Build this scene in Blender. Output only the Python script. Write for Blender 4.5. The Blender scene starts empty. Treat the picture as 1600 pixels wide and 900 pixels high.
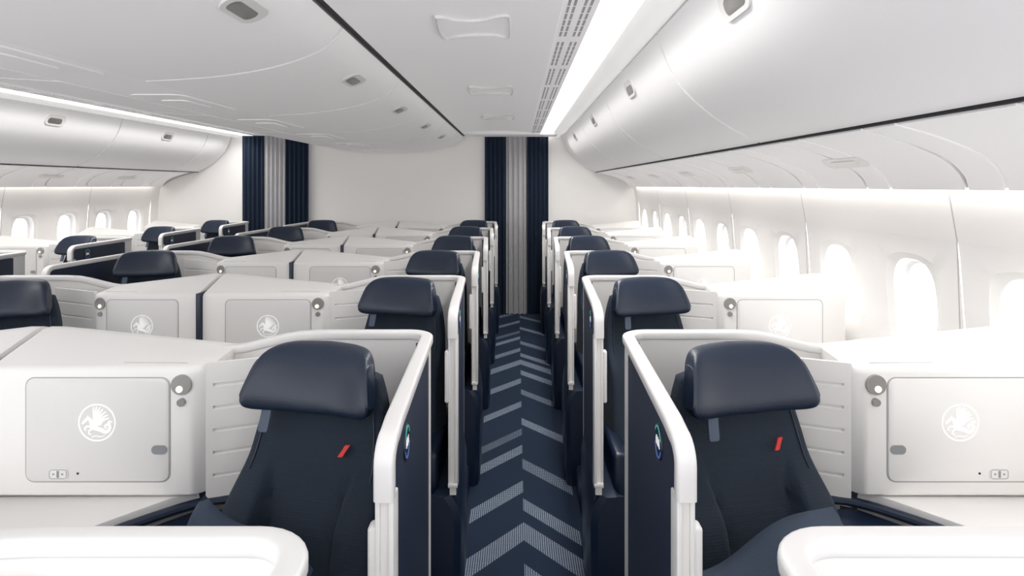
import bpy, bmesh, math
from mathutils import Vector, Matrix
S=bpy.context.scene
try:
    S.view_settings.view_transform='Standard'
except Exception: pass
COL=S.collection
H=1.57; PITCH=1.08; YB=7.47
# ---------------- materials ----------------
def mat(name,col,rough=.5,metal=0,bump=0,scale=200,em=0,emcol=None,coat=0,var=0.0):
    m=bpy.data.materials.new(name); m.use_nodes=True
    nt=m.node_tree; b=nt.nodes['Principled BSDF']
    b.inputs['Base Color'].default_value=(*col,1); b.inputs['Roughness'].default_value=rough
    b.inputs['Metallic'].default_value=metal
    if coat: b.inputs['Coat Weight'].default_value=coat
    if em:
        b.inputs['Emission Color'].default_value=(*(emcol or col),1); b.inputs['Emission Strength'].default_value=em
    tc=nt.nodes.new('ShaderNodeTexCoord'); n=nt.nodes.new('ShaderNodeTexNoise')
    n.inputs['Scale'].default_value=scale; n.inputs['Detail'].default_value=2
    nt.links.new(tc.outputs['Object'],n.inputs['Vector'])
    if bump:
        bp=nt.nodes.new('ShaderNodeBump'); bp.inputs['Strength'].default_value=bump; bp.inputs['Distance'].default_value=.002
        nt.links.new(n.outputs['Fac'],bp.inputs['Height']); nt.links.new(bp.outputs['Normal'],b.inputs['Normal'])
    if var:
        r=nt.nodes.new('ShaderNodeMix'); r.data_type='RGBA'
        r.inputs[6].default_value=(*[c*(1-var) for c in col],1); r.inputs[7].default_value=(*[min(1,c*(1+var)) for c in col],1)
        nt.links.new(n.outputs['Fac'],r.inputs[0]); nt.links.new(r.outputs[2],b.inputs['Base Color'])
    return m
M_white=mat('white_plastic',(.88,.86,.84),.38,var=.01,scale=3)
M_rim=mat('rim_white',(.80,.785,.775),.33)
M_bin=mat('bin_white_glow',(.87,.855,.86),.62,var=.01,scale=2,em=.10)  # faint emission in the material acts as fill light on the bins
M_ceil=mat('ceiling_white_glow',(.90,.89,.895),.5,em=.14)  # built-in emission brightens the ceiling evenly in place of bounced light
M_cove_glow=mat('cove_panel_glow',(.92,.91,.90),.5,em=.32,emcol=(1,.985,.97))  # panel is no lamp; its emission imitates spill from the light strip
M_wall=mat('wall_white_glow',(.90,.88,.855),.6,bump=.05,em=.06)  # slight emission added as fill so the walls stay bright
M_door=mat('cabinet_door_grey',(.79,.775,.76),.45)
M_door_lit=mat('cabinet_door_lit',(.89,.875,.86),.45)  # lit copy of the grey door, window light put into its colour
M_grey=mat('grey_trim',(.30,.31,.32),.4)
M_metal=mat('lamp_metal',(.35,.34,.33),.35,.6)
M_lens=mat('lamp_lens_warm',(.9,.85,.78),.4,em=.8,emcol=(1,.88,.70))
M_dark=mat('dark_gap',(.012,.013,.016),.6)
M_line=mat('seam_grey',(.30,.29,.30),.6)
M_body=mat('bin_body_grey',(.42,.41,.42),.6)
M_sline=mat('soft_seam',(.56,.54,.52),.6)
M_navy=mat('navy_panel',(.009,.019,.045),.5,bump=.1,scale=500)
M_ledge=mat('navy_ledge',(.008,.017,.040),.32)
M_leather=mat('navy_leather',(.012,.021,.043),.34,bump=.25,scale=260)
M_red=mat('red_tag',(.75,.03,.03),.5)
M_emb=mat('emblem_white',(.95,.95,.93),.5,em=.3)
M_strap=mat('grey_strap',(.08,.105,.155),.6)
M_pillow=mat('pillow_fabric',(.035,.052,.085),.85,bump=.4,scale=300)
M_ring1=mat('ring_teal',(.1,.6,.5),.4,em=.15); M_ring2=mat('ring_blue',(.12,.22,.6),.4,em=.15)
M_light=mat('light_diffuser',(1,1,1),.5,em=1.9,emcol=(1,.985,.965))
M_cove=mat('cove_diffuser',(1,1,1),.5,em=1.2,emcol=(1,.96,.90))
M_grc=mat('curtain_grey',(.50,.495,.505),.85,bump=.2,scale=400)
M_nvc=mat('curtain_navy',(.006,.018,.043),.85,bump=.2,scale=400)
M_pane=mat('window_daylight',(.8,.8,.8),.3,em=4.0,emcol=(.94,.97,1))
M_pane2=mat('window_daylight_soft',(.8,.8,.8),.3,em=2.0,emcol=(.93,.965,1))
def fabric():
    m=mat('seat_fabric',(.009,.019,.036),.8)
    nt=m.node_tree; b=nt.nodes['Principled BSDF']; tc=nt.nodes.new('ShaderNodeTexCoord')
    v=nt.nodes.new('ShaderNodeTexVoronoi'); v.inputs['Scale'].default_value=170; v.inputs['Randomness'].default_value=0
    nt.links.new(tc.outputs['Object'],v.inputs['Vector'])
    bp=nt.nodes.new('ShaderNodeBump'); bp.inputs['Strength'].default_value=.5; bp.inputs['Distance'].default_value=.002
    nt.links.new(v.outputs['Distance'],bp.inputs['Height']); nt.links.new(bp.outputs['Normal'],b.inputs['Normal'])
    b.inputs['Sheen Weight'].default_value=.06
    return m
M_fab=fabric()
def carpet():
    m=bpy.data.materials.new('chevron_carpet'); m.use_nodes=True; nt=m.node_tree; L=nt.links
    b=nt.nodes['Principled BSDF']; b.inputs['Roughness'].default_value=.95
    tc=nt.nodes.new('ShaderNodeTexCoord'); sp=nt.nodes.new('ShaderNodeSeparateXYZ'); L.new(tc.outputs['Object'],sp.inputs[0])
    def mt(op,a,c=None):
        n=nt.nodes.new('ShaderNodeMath'); n.operation=op
        for i,x in enumerate((a,c)):
            if x is None: continue
            if isinstance(x,(int,float)): n.inputs[i].default_value=x
            else: L.new(x,n.inputs[i])
        return n.outputs[0]
    a=mt('ABSOLUTE',sp.outputs['X']); v=mt('ADD',sp.outputs['Y'],mt('MULTIPLY',a,1.15))
    P=2.64
    ph=mt('FRACT',mt('DIVIDE',mt('SUBTRACT',v,.03),P))
    def ramp(bars):
        r=nt.nodes.new('ShaderNodeValToRGB'); r.color_ramp.interpolation='CONSTANT'
        els=r.color_ramp.elements
        els[0].position=0; els[0].color=(0,0,0,1); els[1].position=.999; els[1].color=(0,0,0,1)
        for s,e,c in bars:
            x=els.new(s/P); x.color=(c,c,c,1); x=els.new(e/P); x.color=(0,0,0,1)
        L.new(ph,r.inputs[0]); return r.outputs[0]
    rl=ramp([(.01,.15,1),(.43,.55,1),(.88,1.00,1),(1.14,1.24,.55),(1.62,1.74,1),(2.14,2.26,1)])
    rr=ramp([(.01,.15,1),(.25,.37,1),(.69,.81,.8),(1.30,1.42,1),(1.88,2.00,.8),(2.36,2.48,1)])
    side=mt('GREATER_THAN',sp.outputs['X'],0)
    mx=nt.nodes.new('ShaderNodeMix'); L.new(side,mx.inputs[0]); L.new(rl,mx.inputs[2]); L.new(rr,mx.inputs[3])
    inner=mt('MULTIPLY',mt('LESS_THAN',a,.255),mt('GREATER_THAN',a,-1))
    vor=nt.nodes.new('ShaderNodeTexVoronoi'); vor.voronoi_dimensions='2D'; vor.inputs['Scale'].default_value=105; vor.inputs['Randomness'].default_value=0; L.new(tc.outputs['Object'],vor.inputs['Vector'])
    dot=mt('LESS_THAN',vor.outputs['Distance'],.37)
    mask=mt('MULTIPLY',mt('MULTIPLY',mx.outputs[0],inner),dot)
    c=nt.nodes.new('ShaderNodeMix'); c.data_type='RGBA'; c.inputs[6].default_value=(.005,.018,.046,1); c.inputs[7].default_value=(.36,.43,.53,1)
    L.new(mask,c.inputs[0]); L.new(c.outputs[2],b.inputs['Base Color'])
    n=nt.nodes.new('ShaderNodeTexNoise'); n.inputs['Scale'].default_value=900; L.new(tc.outputs['Object'],n.inputs['Vector'])
    bp=nt.nodes.new('ShaderNodeBump'); bp.inputs['Strength'].default_value=.5; bp.inputs['Distance'].default_value=.003
    L.new(n.outputs['Fac'],bp.inputs['Height']); L.new(bp.outputs['Normal'],b.inputs['Normal'])
    return m
M_carpet=carpet()
M_floor=mat('floor_navy',(.006,.014,.034),.9,bump=.3,scale=600)
# ---------------- mesh helpers ----------------
def make(name,verts,faces,m,parent=None,smooth=True,ang=35,mats=None,mi=None):
    me=bpy.data.meshes.new(name); me.from_pydata([tuple(v) for v in verts],[],faces)
    bm=bmesh.new(); bm.from_mesh(me); bmesh.ops.remove_doubles(bm,verts=bm.verts,dist=1e-6)
    bmesh.ops.recalc_face_normals(bm,faces=bm.faces); bm.to_mesh(me); bm.free()
    for mm in (mats or [m]): me.materials.append(mm)
    if mi: 
        for p,i in zip(me.polygons,mi): p.material_index=i
    if smooth:
        for p in me.polygons: p.use_smooth=True
        me.set_sharp_from_angle(angle=math.radians(ang))
    o=bpy.data.objects.new(name,me); COL.objects.link(o)
    if parent: o.parent=parent
    return o
def loft(rings,closed=True,cap=True):
    n=len(rings[0]); vs=[p for r in rings for p in r]; fs=[]
    for i in range(len(rings)-1):
        for j in range(n if closed else n-1):
            k=(j+1)%n
            fs.append((i*n+j,i*n+k,(i+1)*n+k,(i+1)*n+j))
    if cap and closed:
        fs.append(tuple(range(n))); fs.append(tuple((len(rings)-1)*n+j for j in range(n)))
    return vs,fs
def merge(parts):
    V=[];F=[]
    for v,f in parts:
        o=len(V); V+=list(v); F+=[tuple(i+o for i in q) for q in f]
    return V,F
def boxvf(x0,x1,y0,y1,z0,z1,bev=.004,seg=2):
    bm=bmesh.new(); bmesh.ops.create_cube(bm,size=1)
    for v in bm.verts:
        v.co=Vector(((x0+x1)/2+v.co.x*(x1-x0),(y0+y1)/2+v.co.y*(y1-y0),(z0+z1)/2+v.co.z*(z1-z0)))
    if bev: bmesh.ops.bevel(bm,geom=list(bm.edges),offset=bev,segments=seg,profile=.5,affect='EDGES')
    bm.verts.index_update()
    V=[v.co.copy() for v in bm.verts]; F=[tuple(v.index for v in f.verts) for f in bm.faces]; bm.free(); return V,F
def box(name,x0,x1,y0,y1,z0,z1,m,parent=None,bev=.004,seg=2):
    v,f=boxvf(min(x0,x1),max(x0,x1),y0,y1,z0,z1,bev,seg); return make(name,v,f,m,parent)
def rrect(w,h,r,n=5):
    pts=[]
    for cx,cy,a0 in ((w/2-r,h/2-r,0),(-w/2+r,h/2-r,90),(-w/2+r,-h/2+r,180),(w/2-r,-h/2+r,270)):
        for i in range(n+1):
            a=math.radians(a0+90*i/n); pts.append((cx+r*math.cos(a),cy+r*math.sin(a)))
    return pts
def circ(r,n=28): return [(r*math.cos(2*math.pi*i/n),r*math.sin(2*math.pi*i/n)) for i in range(n)]
def plate(outline,fn,t,bev=.15):
    k=1-bev*.1
    cx=sum(p[0] for p in outline)/len(outline); cy=sum(p[1] for p in outline)/len(outline)
    r0=[fn(a,b,0) for a,b in outline]; r1=[fn(a,b,t*.7) for a,b in outline]
    r2=[fn(cx+(a-cx)*k,cy+(b-cy)*k,t) for a,b in outline]
    return loft([r0,r1,r2])
def stroke(pl,w,fn,t=.001,closed=False):
    n=len(pl); L=[];R=[]
    for i in range(n):
        a=Vector(pl[(i-1)%n] if (closed or i>0) else pl[i]); c=Vector(pl[(i+1)%n] if (closed or i<n-1) else pl[i])
        d=(c-a); d=d.normalized() if d.length>1e-9 else Vector((1,0)); nn=Vector((-d.y,d.x))*w/2; p=Vector(pl[i])
        L.append(p+nn); R.append(p-nn)
    rings=[[fn(l.x,l.y,0),fn(l.x,l.y,t),fn(r.x,r.y,t),fn(r.x,r.y,0)] for l,r in zip(L,R)]
    if closed: rings.append(rings[0])
    return loft(rings,True,not closed)
def tapered(pl,ws,fn,t=.001):
    L=[];R=[];n=len(pl)
    for i in range(n):
        a=Vector(pl[max(i-1,0)]); c=Vector(pl[min(i+1,n-1)]); d=(c-a).normalized(); nn=Vector((-d.y,d.x))*ws[i]/2; p=Vector(pl[i]); L.append(p+nn); R.append(p-nn)
    return loft([[fn(l.x,l.y,0),fn(l.x,l.y,t),fn(r.x,r.y,t),fn(r.x,r.y,0)] for l,r in zip(L,R)])
def sweep(path,sides,prof):
    rings=[]; n=len(path)
    for i in range(n):
        t=(Vector(path[min(i+1,n-1)])-Vector(path[max(i-1,0)])).normalized()
        s=Vector(sides[i]); s=(s-t*s.dot(t)).normalized(); u=s.cross(t)
        rings.append([Vector(path[i])+s*a+u*b for a,b in prof])
    return loft(rings)
def cat(pts,k=6):
    out=[]; P=[Vector(p) for p in pts]; P=[2*P[0]-P[1]]+P+[2*P[-1]-P[-2]]
    for i in range(1,len(P)-2):
        for j in range(k):
            t=j/k; a,b,c,d=P[i-1],P[i],P[i+1],P[i+2]
            out.append(.5*((2*b)+(-a+c)*t+(2*a-5*b+4*c-d)*t*t+(-a+3*b-3*c+d)*t**3))
    out.append(P[-2]); return out
def empty(name,loc,label=None,cat_=None,group=None,rz=0):
    e=bpy.data.objects.new(name,None); e.empty_display_size=.1; e.location=loc; e.rotation_euler=(0,0,rz); COL.objects.link(e)
    if label: e['label']=label
    if cat_: e['category']=cat_
    if group: e['group']=group
    return e
def tag(o,label,c,group=None):
    o['label']=label; o['category']=c
    if group: o['group']=group
    return o
def struct(o): o['kind']='structure'; return o
def clone(src,name,loc,rz=None):
    o=src.copy(); o.name=name; o.location=loc
    if rz is not None: o.rotation_euler=(0,0,rz)
    COL.objects.link(o)
    made=set()
    def rec(a,b):
        for c in list(a.children):
            if c.name in made: continue
            d=c.copy(); made.add(d.name); d.parent=b; COL.objects.link(d); rec(c,d)
    rec(src,o); return o
# ================= POD =================
def build_pod(s,loc,kw=1.0,M_door=M_door):
    E=empty('seat_pod',loc)
    fu=lambda u: u if u<.6 else .6+(u-.6)*kw
    def P(u,v,z): return Vector((s*fu(u),v,z))
    uo=lambda v: -.035*(1-min(max(v,0),.75)/.75)
    plan=[]
    for v in (0,.1,.2,.3,.4,.5,.6,.66): plan.append((uo(v)+.022,v))
    r=.062; cx,cv=.022+r,.75-r
    for i in range(0,9):
        a=math.radians(180-90*i/8); plan.append((cx+r*math.cos(a)-.003*(1-i/8),cv+r*math.sin(a)))
    for u in (.13,.2,.27,.34,.40,.45,.50,.55,.60,.64): plan.append((u,.75))
    def nrm(i,pl):
        a=Vector(pl[max(i-1,0)]); b=Vector(pl[min(i+1,len(pl)-1)]); t=(b-a).normalized(); return Vector((-t.y,t.x))
    def ztop(u):
        if u<.36: return 1.15
        t=min((u-.36)/.26,1); t=t*t*(3-2*t); return 1.15-.045*t
    rings=[]
    for i,(u,v) in enumerate(plan):
        n=nrm(i,plan); zt=ztop(u)-.02
        z0=.50 if v<.55 else .0
        rings.append([P(u+n.x*.011,v+n.y*.011,z0),P(u+n.x*.011,v+n.y*.011,zt),P(u-n.x*.011,v-n.y*.011,zt),P(u-n.x*.011,v-n.y*.011,z0)])
    v_,f_=loft(rings); make('shell_wall',v_,f_,M_white,E)
    # rim
    path=[];sides=[]
    u0=uo(0)+.022
    for z in (1.045,1.06,1.08,1.10): path.append(P(u0,-.003,z)); sides.append(P(1,0,0))
    for i in range(1,7):
        a=math.radians(90*i/6); path.append(P(u0,-.003+.045*(1-math.cos(a)),1.10+.035*math.sin(a))); sides.append(P(1,0,0))
    for i,(u,v) in enumerate(plan):
        if v<.09: continue
        n=nrm(i,plan); path.append(P(u,v,ztop(u)-.014)); sides.append(P(n.x,n.y,0)*-1)
    prof=[]
    for i in range(24):
        a=2*math.pi*i/24; c,q=math.cos(a),math.sin(a)
        prof.append((.0175*math.copysign(abs(c)**.5,c),.013*math.copysign(abs(q)**.5,q)))
    v_,f_=sweep(path,sides,prof); rim=make('shell_rim',v_,f_,M_rim,E,ang=50)
    # stepped door edge rails below the rim
    parts=[boxvf(min(s*(u0-.017),s*(u0-.007)),max(s*(u0-.017),s*(u0-.007)),-.012,.03,.53,1.05,.003),
           boxvf(min(s*(u0+.007),s*(u0+.016)),max(s*(u0+.007),s*(u0+.016)),-.006,.03,.53,1.05,.003),
           boxvf(min(s*(u0-.017),s*(u0+.016)),max(s*(u0-.017),s*(u0+.016)),-.014,.03,.53,.545,.003)]
    v_,f_=merge(parts); dp=make('door_edge',v_,f_,M_rim,E)
    v_,f_=boxvf(min(s*(u0-.006),s*(u0+.006)),max(s*(u0-.006),s*(u0+.006)),.006,.03,.535,1.045,.001); make('slot_strip',v_,f_,M_grey,dp)
    box('door_handle',s*(u0+.014),s*(u0+.028),-.010,.02,.82,1.0,M_rim,E,.006,3)
    # navy outer side panel
    rings=[]
    for v in (.012,.1,.2,.3,.4,.5,.6,.66,.70):
        e=uo(v)+.008+(.0 if v<.62 else (v-.62)*.25)
        rings.append([P(e,v,.46),P(e,v,1.115),P(e+.006,v,1.125),P(e+.026,v,1.125),P(e+.026,v,.46)])
    v_,f_=loft(rings); sp_=make('side_panel',v_,f_,M_navy,E)
    def fe(a,b,h):
        vv=.155+(-s)*a; return P(uo(vv)+.008-h,vv,1.075+b)
    v_,f_=plate(circ(.034,32),fe,.003); disc=make('number_badge',v_,f_,M_ledge,sp_)
    def fe2(a,b,h): return fe(a,b,h+.003)
    for (a0,a1,mm) in ((20,150,M_ring1),(200,340,M_ring2)):
        pl=[(.029*math.cos(math.radians(a0+(a1-a0)*i/14)),.029*math.sin(math.radians(a0+(a1-a0)*i/14))) for i in range(15)]
        v_,f_=stroke(pl,.0028,fe2); make('badge_ring',v_,f_,mm,disc)
    o1=[(.0045*math.cos(t*math.pi/6)-.012,.008*math.sin(t*math.pi/6)) for t in range(12)]
    o2=[(x+.012,y) for x,y in o1]
    v_,f_=merge([stroke(o1,.002,fe2,closed=True),stroke(o2,.002,fe2,closed=True),stroke([(.007,-.008),(.012,.008),(.017,-.008)],.002,fe2),stroke([(.009,-.002),(.015,-.002)],.0016,fe2)])
    make('badge_number',v_,f_,M_emb,disc)
    # base plinth
    rings=[]
    for v,d in ((-.02,.02),(.0,-.002),(.05,-.012),(.3,-.012),(.6,.0),(.70,.02),(.76,.06)):
        e=uo(v)+d
        rings.append([P(e+.008,v,0),P(e,v,.10),P(e-.004,v,.40),P(e+.008,v,.465),P(e+.03,v,.50),P(e+.09,v,.505),P(e+.09,v,0)])
    v_,f_=loft(rings); make('base_plinth',v_,f_,M_ledge,E)
    box('entry_sill',s*.01,s*.10,-.30,-.02,0,.12,M_ledge,E,.01)
    # cabinet
    rings=[]
    def zb(u): 
        t=min(max((u-.60)/.50,0),1); return 1.104+.050*t
    us=[.583,.586,.593,.605,.62,.66,.72,.80,.88,.96,1.04,1.10,1.142]
    for u in us:
        vf=.56+ (.034*((.62-u)/.037)**2 if u<.62 else 0)
        ztf=1.096-(.010*((.62-u)/.037)**2 if u<.62 else 0)
        rr=[(vf+.004,.762),(vf,.767),(vf,ztf-.016),(vf+.003,ztf-.007),(vf+.009,ztf-.001),(vf+.018,ztf+.002),(.66,ztf+(zb(u)-ztf)*.50),(.745,zb(u)-.002),(.775,zb(u)),(.795,zb(u)-.006),(.80,zb(u)-.02),(.80,.762)]
        rings.append([P(u,a,b) for a,b in rr])
    v_,f_=loft(rings); cab=make('cabinet',v_,f_,M_white,E,ang=32)
    def ff(u,z,h): return P(u,.56-h,z)
    def fr(a,b,h): 
        z=1.099+(zb(a)-1.096)*.50*((b-.59)/.07) if b<.66 else 1.096+(zb(a)-1.096)*(.5+.5*(b-.66)/.085)
        return P(a,b,z+h)
    v_,f_=stroke([(.64,.592),(1.14,.592)],.0025,fr,.0012); make('roof_seam',v_,f_,M_sline,cab)
    def plate_u(name,cu,cz,w,h,r,t,m,par,h0=0):
        v_,f_=plate(rrect(w,h,r),lambda a,b,hh: ff(cu+a,cz+b,hh+h0),t); return make(name,v_,f_,m,par,ang=25)
    v_,f_=stroke([(.855+a,.935+b) for a,b in rrect(.375,.271,.022)],.0028,ff,.0006,True); make('door_gap',v_,f_,M_body,cab)
    dr=plate_u('cabinet_door',.855,.935,.370,.266,.02,.004,M_door,cab)
    lat=plate_u('door_latch',.693,.885,.040,.023,.011,.003,M_grey,dr,.004)
    # emblem: winged sea-horse in a ring, never mirrored
    R=.047
    def fm(a,b,h): return Vector((s*fu(.855)+a*R,.556-h,.955+b*R))
    ps=[stroke([(math.cos(2*math.pi*i/40),math.sin(2*math.pi*i/40)) for i in range(40)],.07,fm,.0006,True)]
    def tp(pts,w0,w1,k=4,mid=None):
        c=cat([Vector(p) for p in pts],k); n=len(c); ws=[]
        for i in range(n):
            t=i/(n-1); w=w0+(w1-w0)*t
            if mid: w+=mid*4*t*(1-t)
            ws.append(w)
        ps.append(tapered([(p.x,p.y) for p in c],ws,fm,.0006))
    tp([(-.80,-.06),(-.70,.06),(-.58,.16)],.10,.16)
    tp([(-.60,.16),(-.50,.25),(-.38,.20)],.14,.14)
    tp([(-.52,.26),(-.50,.40)],.08,.02)
    tp([(-.46,.22),(-.34,.10),(-.26,-.08),(-.22,-.24)],.14,.32)
    tp([(-.32,-.22),(-.10,-.30),(.12,-.36),(.32,-.44)],.26,.20)
    tp([(-.36,-.22),(-.58,-.22),(-.68,-.34),(-.62,-.44)],.09,.05)
    tp([(-.30,-.36),(-.44,-.48),(-.42,-.62),(-.32,-.66)],.09,.05)
    tp([(.26,-.42),(.46,-.52),(.66,-.42),(.72,-.22),(.60,-.10),(.46,-.16),(.46,-.28),(.56,-.28)],.20,.05)
    tp([(.68,-.16),(.74,.02),(.86,.06)],.04,.08); tp([(.66,-.14),(.62,.02),(.70,.12)],.04,.07)
    for i,(ex,ey) in enumerate(((-.20,.84),(-.02,.88),(.16,.84),(.33,.74),(.48,.60),(.60,.43),(.68,.26))):
        bx,by=-.10+.05*i,-.20+.012*i
        tp([(bx,by),(bx+(ex-bx)*.25-.05,by+(ey-by)*.45),(bx+(ex-bx)*.6-.03,by+(ey-by)*.8),(ex,ey)],.06,.045,4,.04)
    tp([(-.30,-.80),(-.05,-.74),(.20,-.78),(.42,-.70)],.04,.04)
    v_,f_=merge(ps); make('door_emblem',v_,f_,M_emb,dr)
    tab=plate_u('socket_panel',.955,.822,.050,.028,.008,.0025,M_white,dr,.004)
    f7=lambda a,b,h:ff(a,b,h+.0065)
    v_,f_=merge([stroke([(.955+a,.822+b) for a,b in rrect(.044,.023,.006)],.0014,f7,.0005,True),stroke([(.955,.831),(.955,.813)],.006,f7,.0005),
        stroke([(.941,.822),(.946,.822)],.004,f7,.0005),stroke([(.964,.822),(.969,.822)],.004,f7,.0005)])
    make('socket_icon',v_,f_,M_grey,tab)
    v_,f_=plate([(.905+a,.823+b) for a,b in circ(.003,10)],lambda a,b,h:ff(a,b,h+.004),.001); make('indicator_dot',v_,f_,M_dark,dr)
    v_,f_=plate([(.636+a,1.053+b) for a,b in circ(.026)],ff,.008); lam=make('reading_lamp',v_,f_,M_metal,cab)
    v_,f_=plate([(.639+a,1.043+b) for a,b in circ(.0085,18)],lambda a,b,h:ff(a,b,h+.008),.003); make('lamp_lens',v_,f_,M_lens,lam)
    v_,f_=plate([(.636+a,1.008+b) for a,b in circ(.010,18)],ff,.010); make('coat_hook',v_,f_,M_metal,cab)
    # console table with softly rounded edge
    tb=cat([(.612,.60),(.66,.56),(.79,.41),(.93,.26),(1.0,.16)],4); tb=[(p.x,p.y) for p in tb]+[(1.0,-.26),(1.142,-.26),(1.142,.60)]
    r=[]
    for z,k in ((0,1),(.738,1),(.750,.996),(.756,.988),(.758,.975)):
        cxx,cyy=.95,.3
        r.append([P(cxx+(a-cxx)*k,cyy+(b-cyy)*k,z) for a,b in tb])
    v_,f_=loft(r); make('side_console',v_,f_,M_white,E,ang=35)
    # grooved lining panel
    A=Vector((.590,.590)); B=Vector((.33,.70)); d=(B-A); n=Vector((-d.y,d.x)).normalized()
    if n.y>0: n=-n
    zs=[.72]; offs_=[0]
    for g in (.80,.86,.92,.98,1.04):
        zs+=[g-.005,g-.003,g+.003,g+.005]; offs_+=[0,-.006,-.006,0]
    zs.append(1.10); offs_.append(0)
    def sec(q,flat):
        p=A+d*q
        fr_=[P(p.x+n.x*(.006+(0 if flat else o)),p.y+n.y*(.006+(0 if flat else o)),z) for z,o in zip(zs,offs_)]
        bk=[P(p.x-n.x*.006,p.y-n.y*.006,1.10),P(p.x-n.x*.006,p.y-n.y*.006,.72)]
        return fr_+bk
    v_,f_=loft([sec(0,1),sec(.06,1),sec(.08,0),sec(.92,0),sec(1,0)]); make('grooved_lining',v_,f_,M_white,E,ang=20)
    # navy ledge
    lp=[(.60,.595),(.785,.40),(.99,.15),(.99,.05),(.56,.12),(.50,.32),(.47,.58)]
    r=[[P(a,b,z) for a,b in lp] for z in (.40,.70,.712)]
    v_,f_=loft(r); lg=make('armrest_ledge',v_,f_,M_ledge,E)
    pth=cat([(.50,.62,.728),(.60,.583,.733),(.70,.49,.735),(.80,.375,.735),(.92,.22,.735),(.98,.10,.735)],5)
    pth=[P(*p) for p in pth]
    v_,f_=sweep(pth,[P(.7,.7,0)]*len(pth),[(.014*c,.012*q) for c,q in circ(1,10)]); make('ledge_lip',v_,f_,M_navy,E)
    box('aisle_armrest',s*.045,s*.10,.05,.52,.3,.62,M_ledge,E,.015,3)
    return E
# ================= SEAT =================
def se(w,t,cx,cy,z,n=32,ex=.55,conc=0):
    r=[]
    for i in range(n):
        a=2*math.pi*i/n; c,q=math.cos(a),math.sin(a)
        x=w*math.copysign(abs(c)**ex,c); y=t*math.copysign(abs(q)**ex,q)
        if q<0: y+=conc*(1-(x/w)**2)
        r.append(Vector((cx+x,cy+y,z)))
    return r
def build_seat(loc,rz):
    E=empty('passenger_seat',loc,rz=rz)
    key=cat([Vector(q) for q in [(1.10,.140,.0),(1.05,.158,-.008),(.98,.174,-.022),(.90,.185,-.045),(.80,.197,-.078),(.68,.214,-.12),(.55,.23,-.165),(.44,.235,-.20)]],6)
    rings=[]
    for p in key:
        z,w,y=p; t=.03+.04*(1.10-z)/.66
        q=max(0,min(1,(.92-z)/.12)); q=q*q*(3-2*q)
        rg=se(w,t,0,y,z,120,.45,.010)
        edge=.60-.16*math.sin(max(0,min(1,(.92-z)/.30))*math.pi)
        for pt in rg:
            if pt.y<y:
                ax=abs(pt.x)/w; e=max(0,min(1,(ax-edge)/.12)); e=e*e*(3-2*e)
                pt.y-=.045*q*e
                pt.y+=.016*q*math.exp(-((ax-edge-.02)/.03)**2)
                pt.y+=.003*math.sin(z*38+pt.x*9)*q*(1-e)
        rings.append(rg)
    rings.insert(0,[Vector((p.x*.8,p.y*.6,1.112)) for p in rings[0]])
    v_,f_=loft(rings); back=make('backrest',v_,f_,M_fab,E,ang=70)
    for sg in (-1,1):
        pl=[]
        for p in key[2:20]:
            z,w,y=p; t=.03+.04*(1.10-z)/.66; q=max(0,min(1,(.92-z)/.12)); q=q*q*(3-2*q)
            pl.append(Vector((sg*w*.86,y-t*.885-.042*q+.0025,z)))
        v_,f_=sweep(pl,[Vector((1,0,0))]*len(pl),circ(.0022,6)); make('side_seam',v_,f_,M_leather,back)
    # headrest
    rings=[]; N=40
    for i in range(N+1):
        x=.160*math.sin((-1+2*i/N)*math.pi/2)
        k=max(1-abs(x/.1605)**8,0)**.5; k=max(k,.32)
        hz=.075*(k**.45)*(1-.05*abs(x/.16)); ty=.036*(k**.6); yc=-.044-.040*abs(x/.16)**2.6
        ring=[]
        for j in range(32):
            a=2*math.pi*j/32; c,s_=math.cos(a),math.sin(a)
            yy=ty*math.copysign(abs(c)**.6,c); zz=hz*math.copysign(abs(s_)**.55,s_)
            yy+=.46*zz-(.005*(1-(zz/.073)**2) if c<0 else 0)
            xx=x*(1+(-.12*(zz/.073)))
            ring.append(Vector((xx,yc+yy,1.105+zz)))
        rings.append(ring)
    v_,f_=loft(rings); hr=make('headrest',v_,f_,M_leather,E,ang=60)
    def fs(a,b,h): return Vector((-.108+a+b*.06,-.100-h+b*.25,1.018+b))
    v_,f_=plate(rrect(.026,.066,.006),fs,.006); make('headrest_strap',v_,f_,M_strap,E)
    def ft(a,b,h): return Vector((.085+a,-.0765-h+b*.34,.945+b))
    v_,f_=plate([(-.014,-.0125),(-.004,-.0125),(.0,-.010),(.004,-.002),(.014,.0135),(.004,.0135),(.0,.011),(-.004,.003)],ft,.0035)
    make('red_tag',v_,f_,M_red,back)
    v_,f_=boxvf(-.235,.235,-.66,-.12,.36,.475,.04,4); make('seat_cushion',v_,f_,M_fab,E)
    v_,f_=boxvf(-.17,.17,-.55,-.12,0,.365,.02,2); make('seat_base',v_,f_,M_ledge,E)
    return E
def y0(k): return -.01 if k==0 else 1.02+PITCH*(k-1)
cols={'W':(.295,1,1),'CR':(-.235,-1,1),'CL':(-2.455,1,.84),'LW':(-3.145,-1,1)}
rows={'W':range(0,7),'CR':range(0,7),'CL':range(1,7),'LW':range(2,7)}
plab={'W':"white business suite shell with navy aisle panel, beside cabin windows",'CR':"white centre suite shell with navy aisle panel and emblem cabinet",
      'CL':"white centre suite shell backing onto its paired suite",'LW':"white suite shell with navy aisle panel along far window wall"}
src={}; seat_src=None
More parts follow.
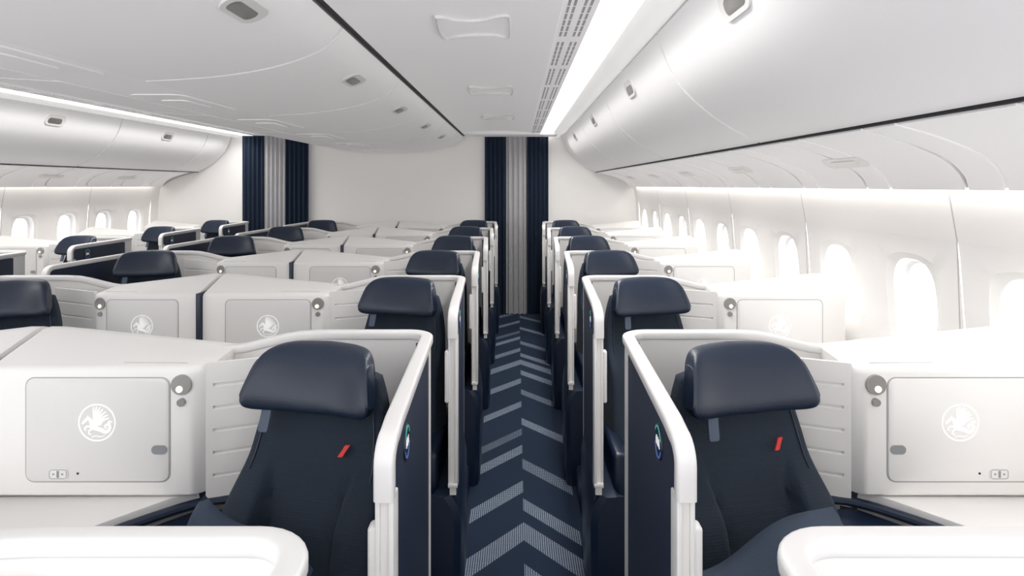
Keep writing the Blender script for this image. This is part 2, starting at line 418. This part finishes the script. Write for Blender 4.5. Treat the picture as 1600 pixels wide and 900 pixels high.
for c,(x,s,kw) in cols.items():
    for k in rows[c]:
        loc=(x,y0(k),0)
        if (s,kw) not in src: src[(s,kw)]=build_pod(s,loc,kw,M_door_lit if c=='W' else M_door); o=src[(s,kw)]
        else: o=clone(src[(s,kw)],'seat_pod',loc)
        tag(o,plab[c],'seat suite','business class seat suites')
        if k==0: continue
        sl=(x+s*.236+(.11 if (c=='CL' and k==2) else 0),y0(k)+.505-(.05 if (c=='CL' and k==2) else 0),0); rz=s*math.radians(14)
        if seat_src is None: seat_src=build_seat(sl,rz); o=seat_src
        else: o=clone(seat_src,'passenger_seat',sl,rz)
        tag(o,"navy fabric seat with leather headrest and small red tag",'seat','business class seats')
for k in range(1,7):
    o=box('centre_divider',-1.398,-1.380,y0(k)+.540,y0(k)+.80,0,1.10,M_ledge,bev=.003); tag(o,"dark slim divider between paired white cabinets",'divider','centre dividers')
# pillows
def pillow(loc,rot,m,label,sx=.19,sz=.14):
    N=20; vs=[];fs=[]
    def pt(i,j,sg):
        a=-1+2*i/N; b=-1+2*j/N
        th=.070*max((1-a**2)*(1-b**2),0)**.5
        px=a*math.sqrt(1-.16*b*b)*(1-.06*(1-b*b)); pz=b*math.sqrt(1-.16*a*a)*(1-.06*(1-a*a))
        return Vector((px*sx,sg*th+.009*math.sin(5*a+3*b)+.006*math.sin(9*b-4*a),pz*sz+.01*math.sin(4*a)))
    for sg in (-1,1):
        for i in range(N+1):
            for j in range(N+1): vs.append(pt(i,j,sg))
    n=N+1
    for q in (0,1):
        for i in range(N):
            for j in range(N):
                o=q*n*n; fs.append((o+i*n+j,o+(i+1)*n+j,o+(i+1)*n+j+1,o+i*n+j+1))
    o=make('pillow',vs,fs,m,ang=80); o.location=loc; o.rotation_euler=[math.radians(r) for r in rot]
    return tag(o,label,'pillow','seat pillows')
pillow((-.60,1.20,.725),(-28,18,-18),M_pillow,"dark grey cushion leaning on the navy seat",.16,.17)
pillow((.545,1.15,.695),(-34,-17,14),M_pillow,"blue grey cushion leaning on the navy seat",.22,.20)
# ================= OVERHEAD BINS =================
def offs(pts,d):
    out=[]
    for i in range(len(pts)):
        a=pts[max(i-1,0)]; b=pts[min(i+1,len(pts)-1)]; t=(b-a).normalized(); out.append(pts[i]+Vector((-t.y,t.x))*d)
    return out
def build_bin(name,prof,back,ylen,lat_t,sgn,loc,dirn,latch=True,lat_len=.11):
    E=empty(name,loc)
    pr=cat(prof,6); off=offs(pr,dirn*.012)
    g=.009
    def ring(y,inset):
        o=[]; 
        for i,p in enumerate(pr):
            q=p+(off[i]-p)*inset; o.append(Vector((q.x,y,q.y)))
        for p in reversed(off): o.append(Vector((p.x,y,p.y)))
        return o
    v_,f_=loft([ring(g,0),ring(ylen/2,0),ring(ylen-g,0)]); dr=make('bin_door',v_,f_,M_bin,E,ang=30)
    bk=[Vector((p.x,0,p.y)) for p in off]+[Vector((p[0],0,p[1])) for p in back]
    v_,f_=loft([[p+Vector((0,y,0)) for p in bk] for y in (.0003,ylen-.0003)]); make('bin_body',v_,f_,M_body,E,ang=30)
    if latch:
        i=int(lat_t*(len(pr)-1)); p=pr[i]; t=(pr[i+1]-pr[i-1]).normalized(); nn=Vector((-t.y,t.x))*(-dirn)
        yc=ylen/2
        def fl(a,b,h): return Vector((p.x+t.x*b+nn.x*h,yc+a,p.y+t.y*b+nn.y*h))
        v_,f_=plate(rrect(.20,lat_len*.80,.040),fl,.006); la=make('bin_latch',v_,f_,M_rim,dr)
        v_,f_=plate([(a-.005,b+.006) for a,b in rrect(.14,lat_len*.42,.021)],lambda a,b,h:fl(a,b,h+.005),.002); make('latch_recess',v_,f_,M_metal,la)
    return E
ZC=H+.612
profR=[(.553,H+.598),(.575,H+.53),(.615,H+.44),(.68,H+.355),(.80,H+.255),(.955,H+.168)]
backR=[(1.28,H+.20),(1.28,ZC+.12),(.60,ZC+.12)]
MX=-2.95
def mir(l): return [(MX-a,b) for a,b in l]
edgesR=[-.62,.88,2.4,3.9,5.4,6.9,YB-.02]
for side in (0,1):
    pf=profR if side==0 else mir(profR); bk=backR if side==0 else mir(backR)
    for i in range(len(edgesR)-1):
        a,b=edgesR[i],edgesR[i+1]
        if side==1 and i<1: continue
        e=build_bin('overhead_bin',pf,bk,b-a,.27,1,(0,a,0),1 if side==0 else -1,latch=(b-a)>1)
        tag(e,"white curved overhead locker above window seats with grey latch",'overhead locker','overhead lockers above windows')
CM=-3.15
profC=[(-.662,H+.598),(-.70,H+.55),(-.77,H+.50),(-.93,H+.447),(-1.15,H+.412),(-1.41,H+.395)]
backC=[(-1.41,ZC+.12),(-.70,ZC+.12)]
edgesC=[-.05,1.13,2.3,3.44,4.55,5.65,6.75,YB-.02]
for side in (0,1):
    m_=(lambda l:[(CM-a,b) for a,b in l]) if side else (lambda l:l)
    for i in range(len(edgesC)-1):
        a,b=edgesC[i],edgesC[i+1]
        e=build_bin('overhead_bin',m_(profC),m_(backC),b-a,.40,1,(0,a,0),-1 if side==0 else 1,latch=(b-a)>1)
        tag(e,"white rounded overhead locker above the centre seats with grey latch",'overhead locker','overhead lockers above centre')
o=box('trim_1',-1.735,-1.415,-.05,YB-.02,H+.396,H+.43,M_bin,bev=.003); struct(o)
for i in range(7):
    y=.9+1.0*i
    v_,f_=merge([plate([(a,b) for a,b in rrect(.24,.55,.05)],lambda a,b,h:Vector((-1.575+a,y+b,H+.397-h)),.006),
                 plate([(a,b) for a,b in rrect(.12,.26,.03)],lambda a,b,h:Vector((-1.575+a,y+b,H+.391-h)),.005)])
    o=make('service_panel',v_,f_,M_bin,ang=20); tag(o,"pale flush passenger service panel under the centre lockers",'service panel','centre service panels')
profP=[(.966,H+.155),(1.08,H+.128),(1.22,H+.085),(1.32,H+.035),(1.385,H-.014)]
tn=2
for side in (0,1):
    pts=cat(profP if side==0 else mir(profP),5); of=offs(pts,(1 if side==0 else -1)*.010)
    sx=(lambda x:x) if side==0 else (lambda x:MX-x)
    of2=offs(pts,(1 if side==0 else -1)*.0105); of3=offs(pts,(1 if side==0 else -1)*.018)
    v_,f_=loft([[Vector((q.x,yy,q.y)) for q in of2]+[Vector((q.x,yy,q.y)) for q in reversed(of3)] for yy in (-.5,YB-.02)])
    o=make('trim_%d'%tn,v_,f_,M_body); struct(o); tn+=1
    y=-.42
    while y<YB-.1:
        L=min(.53,YB-.02-y)
        if not (side==1 and y<2.5):
            m=len(pts)
            def rg(yy,ins):
                fr_=[Vector(((p+(q-p)*ins).x,yy+.17*(i/(m-1))**1.6,(p+(q-p)*ins).y)) for i,(p,q) in enumerate(zip(pts,of))]
                bk_=[Vector((q.x,yy+.17*(i/(m-1))**1.6,q.y)) for i,q in enumerate(of)]
                return fr_+bk_[::-1]
            LL=L if y+L+.17<YB else max(.05,L-.19)
            if LL>.3:
                v_,f_=loft([rg(y+.008,0),rg(y+LL*.70,0),rg(y+LL*.70+.002,.9),rg(y+LL*.70+.014,.9),rg(y+LL*.70+.016,0),rg(y+LL-.008,0)])
            else:
                v_,f_=loft([rg(y+.006,0),rg(y+LL-.006,0)])
            o=make('trim_%d'%tn,v_,f_,M_bin,ang=20); struct(o); tn+=1
        y+=.53
    o=box('trim_%d'%tn,sx(.957),sx(.975),-.6,YB-.02,H+.160,H+.2,M_dark,bev=0); struct(o); tn+=1
    o=box('cove_light',sx(1.392),sx(1.422),-.3,YB-.05,H+.026,H+.034,M_cove,bev=.002); tag(o,"warm white light strip tucked above the windows",'light strip')
    for j in range(6):
        yc=1.20+1.06*j
        if side==1 and yc<3: continue
        i=10; p=pts[i]; t=(pts[i+1]-pts[i-1]).normalized(); nn=Vector((t.y,-t.x))*(1 if side==0 else -1)
        fl=lambda a,b,h:Vector((p.x+t.x*b+nn.x*h,yc+a+b*.8,p.y+t.y*b+nn.y*h))
        v_,f_=merge([plate(rrect(.30,.085,.04),fl,.003),plate(rrect(.18,.04,.018),lambda a,b,h:fl(a,b,h+.003),.003)])
        o=make('reading_light_panel',v_,f_,M_rim,ang=20); tag(o,"oval white reading light panel above window seats",'service panel','window service panels')
# ================= CEILING =================
def cpanel(name,x0,x1,za,zb_,m,arch=0,th=.02,yr=(-.7,YB)):
    n=10; top=[];bot=[]
    for i in range(n+1):
        t=i/n; x=x0+(x1-x0)*t; z=za+(zb_-za)*t+arch*4*t*(1-t); bot.append((x,z)); top.append((x,z+th))
    pr=bot+top[::-1]
    v_,f_=loft([[Vector((x,y,z)) for x,z in pr] for y in yr]); return make(name,v_,f_,m)
for side in (0,1):
    sx=(lambda x:x) if side==0 else (lambda x:MX-x)
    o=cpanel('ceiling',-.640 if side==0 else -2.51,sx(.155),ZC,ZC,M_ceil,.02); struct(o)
    o=box('ceiling_light',sx(.275),sx(.42),-.6,YB-.02,ZC+.0,ZC+.02,M_light,bev=.003); tag(o,"long glowing white ceiling light strip over the aisle",'ceiling light')
    o=cpanel('trim_%d'%tn,sx(.42),sx(.548),ZC+.0,ZC-.008,M_cove_glow,-.02,.03); struct(o); tn+=1
    V=[];F=[];mi=[]
    def quad(xa,xb,ya,yb,z,k):
        o=len(V); V.extend([Vector((sx(xa),ya,z)),Vector((sx(xb),ya,z)),Vector((sx(xb),yb,z)),Vector((sx(xa),yb,z))]); F.append((o,o+1,o+2,o+3)); mi.append(k)
    xs=[.155,.170,.180,.190,.200,.225,.235,.245,.255,.275]
    y=.2 if side==0 else 3.4
    ys=[y]
    while y<YB-.2:
        ys.append(y+.075); ys.append(y+.085); y+=.085
    for i in range(len(ys)-1):
        for j in range(len(xs)-1):
            slot=(i%2==0) and (j in (1,3,5,7)) and ((i//2)%7!=6)
            quad(xs[j],xs[j+1],ys[i],ys[i+1],ZC-.002,1 if slot else 0)
    quad(.155,.275,-.6,ys[0],ZC-.002,0); quad(.155,.275,ys[-1],YB-.02,ZC-.002,0)
    me=bpy.data.meshes.new('vent'); me.from_pydata([tuple(v) for v in V],[],F); me.materials.append(M_ceil); me.materials.append(M_body)
    for p,k in zip(me.polygons,mi): p.material_index=k
    o=bpy.data.objects.new('air_vent_grille',me); COL.objects.link(o); tag(o,"long white slotted air vent beside the ceiling light",'air vent')
for x0,x1 in ((-.660,-.642),(-2.508,-2.490)):
    o=box('trim_%d'%tn,x0,x1,-.6,YB-.02,ZC-.004,ZC+.03,M_dark,bev=0); struct(o); tn+=1
# arched ceiling step just before the far curtain
o=box('trim_%d'%tn,-.62,.54,YB-.45,YB-.12,ZC-.022,ZC+.02,M_bin,bev=.010,seg=3); struct(o); tn+=1
for yc in (2.42,4.02,5.55,.85):
    pl=[(-.135,-.055),(-.15,.0),(-.14,.05),(-.07,.035),(.06,.03),(.12,.045),(.135,.02),(.135,-.04),(.12,-.06),(.03,-.040),(-.06,-.040),(-.10,-.05)]
    pc=[Vector((p[0],p[1]*3.2)) for p in pl]; pc=[(p.x,p.y) for p in cat(pc+[pc[0]],4)[:-1]]
    n=len(pc); rings=[]
    for i in range(n):
        a=Vector(pc[i-1]); b=Vector(pc[(i+1)%n]); t=(b-a).normalized(); nn=Vector((-t.y,t.x))
        rings.append([Vector((-.165+pc[i][0]+nn.x*.005*c,yc+pc[i][1]+nn.y*.005*c,ZC+.012+.007*q)) for c,q in circ(1,8)])
    rings.append(rings[0]); v_,f_=loft(rings,True,False)
    o=make('access_handle',v_,f_,M_rim); tag(o,"raised white frame of a ceiling access hatch",'ceiling hatch','ceiling hatches')
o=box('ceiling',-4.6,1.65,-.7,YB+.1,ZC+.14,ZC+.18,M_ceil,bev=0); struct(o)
# ================= WALLS =================
wp=[(0,1.36),(.45,1.44),(.8,1.475),(1.1,1.487),(1.35,1.468),(1.6,1.425),(1.9,1.36),(ZC+.15,1.30)]
def wx(z):
    for (a,b),(c,d) in zip(wp,wp[1:]):
        if z<=c: 
            t=(z-a)/(c-a); return b+(d-b)*t
    return wp[-1][1]
WY=[1.75+.53*n for n in range(-3,11)]
def build_wall(side):
    sx=(lambda x:x) if side==0 else (lambda x:MX-x)
    V=[];F=[];mi=[]
    zc=1.135; hw,hh=.122,.160
    z0,z1=zc-.25,zc+.25
    low=[0,.2,.45,.6,.7,.8,z0]; up=[z1,1.45,1.5,1.55,1.6,1.75,1.9,ZC+.15]
    full=low+up
    def grid(ya,yb,zs,k=0):
        for a,b in zip(zs,zs[1:]):
            o=len(V); V.extend([Vector((sx(wx(a)),ya,a)),Vector((sx(wx(a)),yb,a)),Vector((sx(wx(b)),yb,b)),Vector((sx(wx(b)),ya,b))]); F.append((o,o+1,o+2,o+3)); mi.append(k)
    N=48
    for n,w in enumerate(WY):
        ya,yb=w-.265,w+.265
        if n%2==0: ya+=.006; grid(w-.265,ya,full,1)
        grid(ya,yb,low); grid(ya,yb,up)
        hole=[];outer=[]
        for i in range(N):
            a=2*math.pi*i/N; c,q=math.cos(a),math.sin(a)
            hole.append((w+hw*math.copysign(abs(c)**.70,c),zc+hh*math.copysign(abs(q)**.70,q)))
            m=max(abs(c),abs(q)); oy=c/m; oz=q/m
            outer.append(((ya+yb)/2+oy*(yb-ya)/2,zc+oz*.25))
        ringsp=[]
        for t,dx in ((1,0),(.66,0),(.24,0),(.22,.003),(.03,.006),(0,.009)):
            r=[]
            for hpt,opt in zip(hole,outer):
                y=hpt[0]+(opt[0]-hpt[0])*t; z=hpt[1]+(opt[1]-hpt[1])*t
                r.append(Vector((sx(wx(z)+dx),y,z)))
            ringsp.append(r)
        o=len(V); v_,f_=loft(ringsp,True,False); V.extend(v_); F.extend([tuple(i+o for i in q) for q in f_]); mi.extend([0]*len(f_))
        rr=[]
        for k,dx in ((1,.009),(.975,.026),(.93,.046),(.88,.050),(.87,.056)):
            rr.append([Vector((sx(wx(z)+dx),w+(y-w)*k,zc+(z-zc)*k)) for y,z in hole])
        v_,f_=loft(rr,True,False); nf=len(f_); f_.append(tuple(range(4*N,5*N)))
        if side==1 and w<3: continue
        me=bpy.data.meshes.new('window'); me.from_pydata([tuple(p) for p in v_],[],f_); me.materials.append(M_door); me.materials.append(M_pane if side==0 else M_pane2)
        for i,p in enumerate(me.polygons): p.material_index=1 if i>=nf else 0; p.use_smooth=i<nf
        ob=bpy.data.objects.new('window_%d'%(n+1+side*20),me); COL.objects.link(ob); struct(ob)
    e=WY[-1]+.265
    if e<YB: grid(e,YB,full)
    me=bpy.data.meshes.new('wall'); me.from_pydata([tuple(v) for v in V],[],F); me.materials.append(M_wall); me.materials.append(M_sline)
    for p,k in zip(me.polygons,mi): p.material_index=k; p.use_smooth=True
    bm=bmesh.new(); bm.from_mesh(me); bmesh.ops.remove_doubles(bm,verts=bm.verts,dist=1e-5); bmesh.ops.recalc_face_normals(bm,faces=bm.faces); bm.to_mesh(me); bm.free()
    me.set_sharp_from_angle(angle=math.radians(40))
    ob=bpy.data.objects.new('wall_right' if side==0 else 'wall_left',me); COL.objects.link(ob); struct(ob)
build_wall(0); build_wall(1)
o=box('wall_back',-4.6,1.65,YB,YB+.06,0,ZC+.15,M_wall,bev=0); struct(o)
o=box('floor',-4.6,1.65,-.9,YB+.1,-.05,0,M_floor,bev=0); struct(o)
for cx in (.03,-2.80):
    v_,f_=boxvf(-.30,.30,-.9,YB-.09,0,.004,0); o=make('aisle_carpet',v_,f_,M_carpet); o.location=(cx,0,0)
    tag(o,"dark navy aisle carpet with pale dotted chevron bars",'carpet')
# ================= CURTAINS =================
def curtain(x0,x1,m,label,ph,y=YB-.06):
    n=60; fr=[];nf=max(3,round((x1-x0)/.055))
    for i in range(n+1):
        t=i/n; fr.append((x0+(x1-x0)*t,y+.018*math.sin(t*nf*2*math.pi+ph)))
    rings=[]
    for z,k in ((.006,1.1),(.8,1),(1.6,.95),(ZC-.03,.8),(ZC-.004,.6)):
        rings.append([Vector((a,y+(b-y)*k-.003,z)) for a,b in fr]+[Vector((a,y+(b-y)*k+.003,z)) for a,b in reversed(fr)])
    v_,f_=loft(rings); o=make('curtain',v_,f_,m,ang=70); tag(o,label,'curtain','cabin divider curtains')
def px(x): return (x-808)*(YB-.06)/949
for a,b,m,l in ((757,791,M_nvc,"navy pleated cabin curtain beside a grey one"),(791,823,M_grc,"light grey pleated cabin curtain between navy ones"),(823,857,M_nvc,"navy pleated cabin curtain beside a grey one"),
              (378,413,M_nvc,"navy pleated cabin curtain beside a grey one"),(413,447,M_grc,"light grey pleated cabin curtain between navy ones"),(447,483,M_nvc,"navy pleated cabin curtain beside a grey one")):
    curtain(px(a)+.002,px(b)-.002,m,l,a*.7)
# ================= LIGHTS =================
def area(name,loc,sx_,sy_,p,col=(1,1,1),rot=(0,0,0),spread=180):
    l=bpy.data.lights.new(name,'AREA'); l.shape='RECTANGLE'; l.size=sx_; l.size_y=sy_; l.energy=p; l.color=col; l.spread=math.radians(spread)
    o=bpy.data.objects.new(name,l); o.location=loc; o.rotation_euler=rot; COL.objects.link(o); return o
area('aisle_lamp',(.347,4.35,ZC-.006),.14,5.9,38,(1,.98,.955),spread=145)
area('aisle_lamp',(MX-.347,4.35,ZC-.006),.14,5.9,38,(1,.98,.955),spread=145)
area('cove_lamp',(1.407,3.6,H+.02),.03,7.4,9,(1,.965,.92),(0,0,0))
area('cove_lamp',(MX-1.407,3.6,H+.02),.03,7.4,5,(1,.95,.88),(0,0,0))
w=bpy.data.worlds.new('world'); S.world=w; w.use_nodes=True
bg=w.node_tree.nodes['Background']; bg.inputs[0].default_value=(.98,.985,1,1); bg.inputs[1].default_value=2.5
# ================= CAMERA =================
cd=bpy.data.cameras.new('camera'); cd.sensor_width=36; cd.lens=949/1600*36; cd.shift_y=-.1; cd.shift_x=-.005; cd.clip_start=.02
co=bpy.data.objects.new('camera',cd); co.location=(0,0,H); co.rotation_euler=(math.radians(90),0,0); COL.objects.link(co); S.camera=co
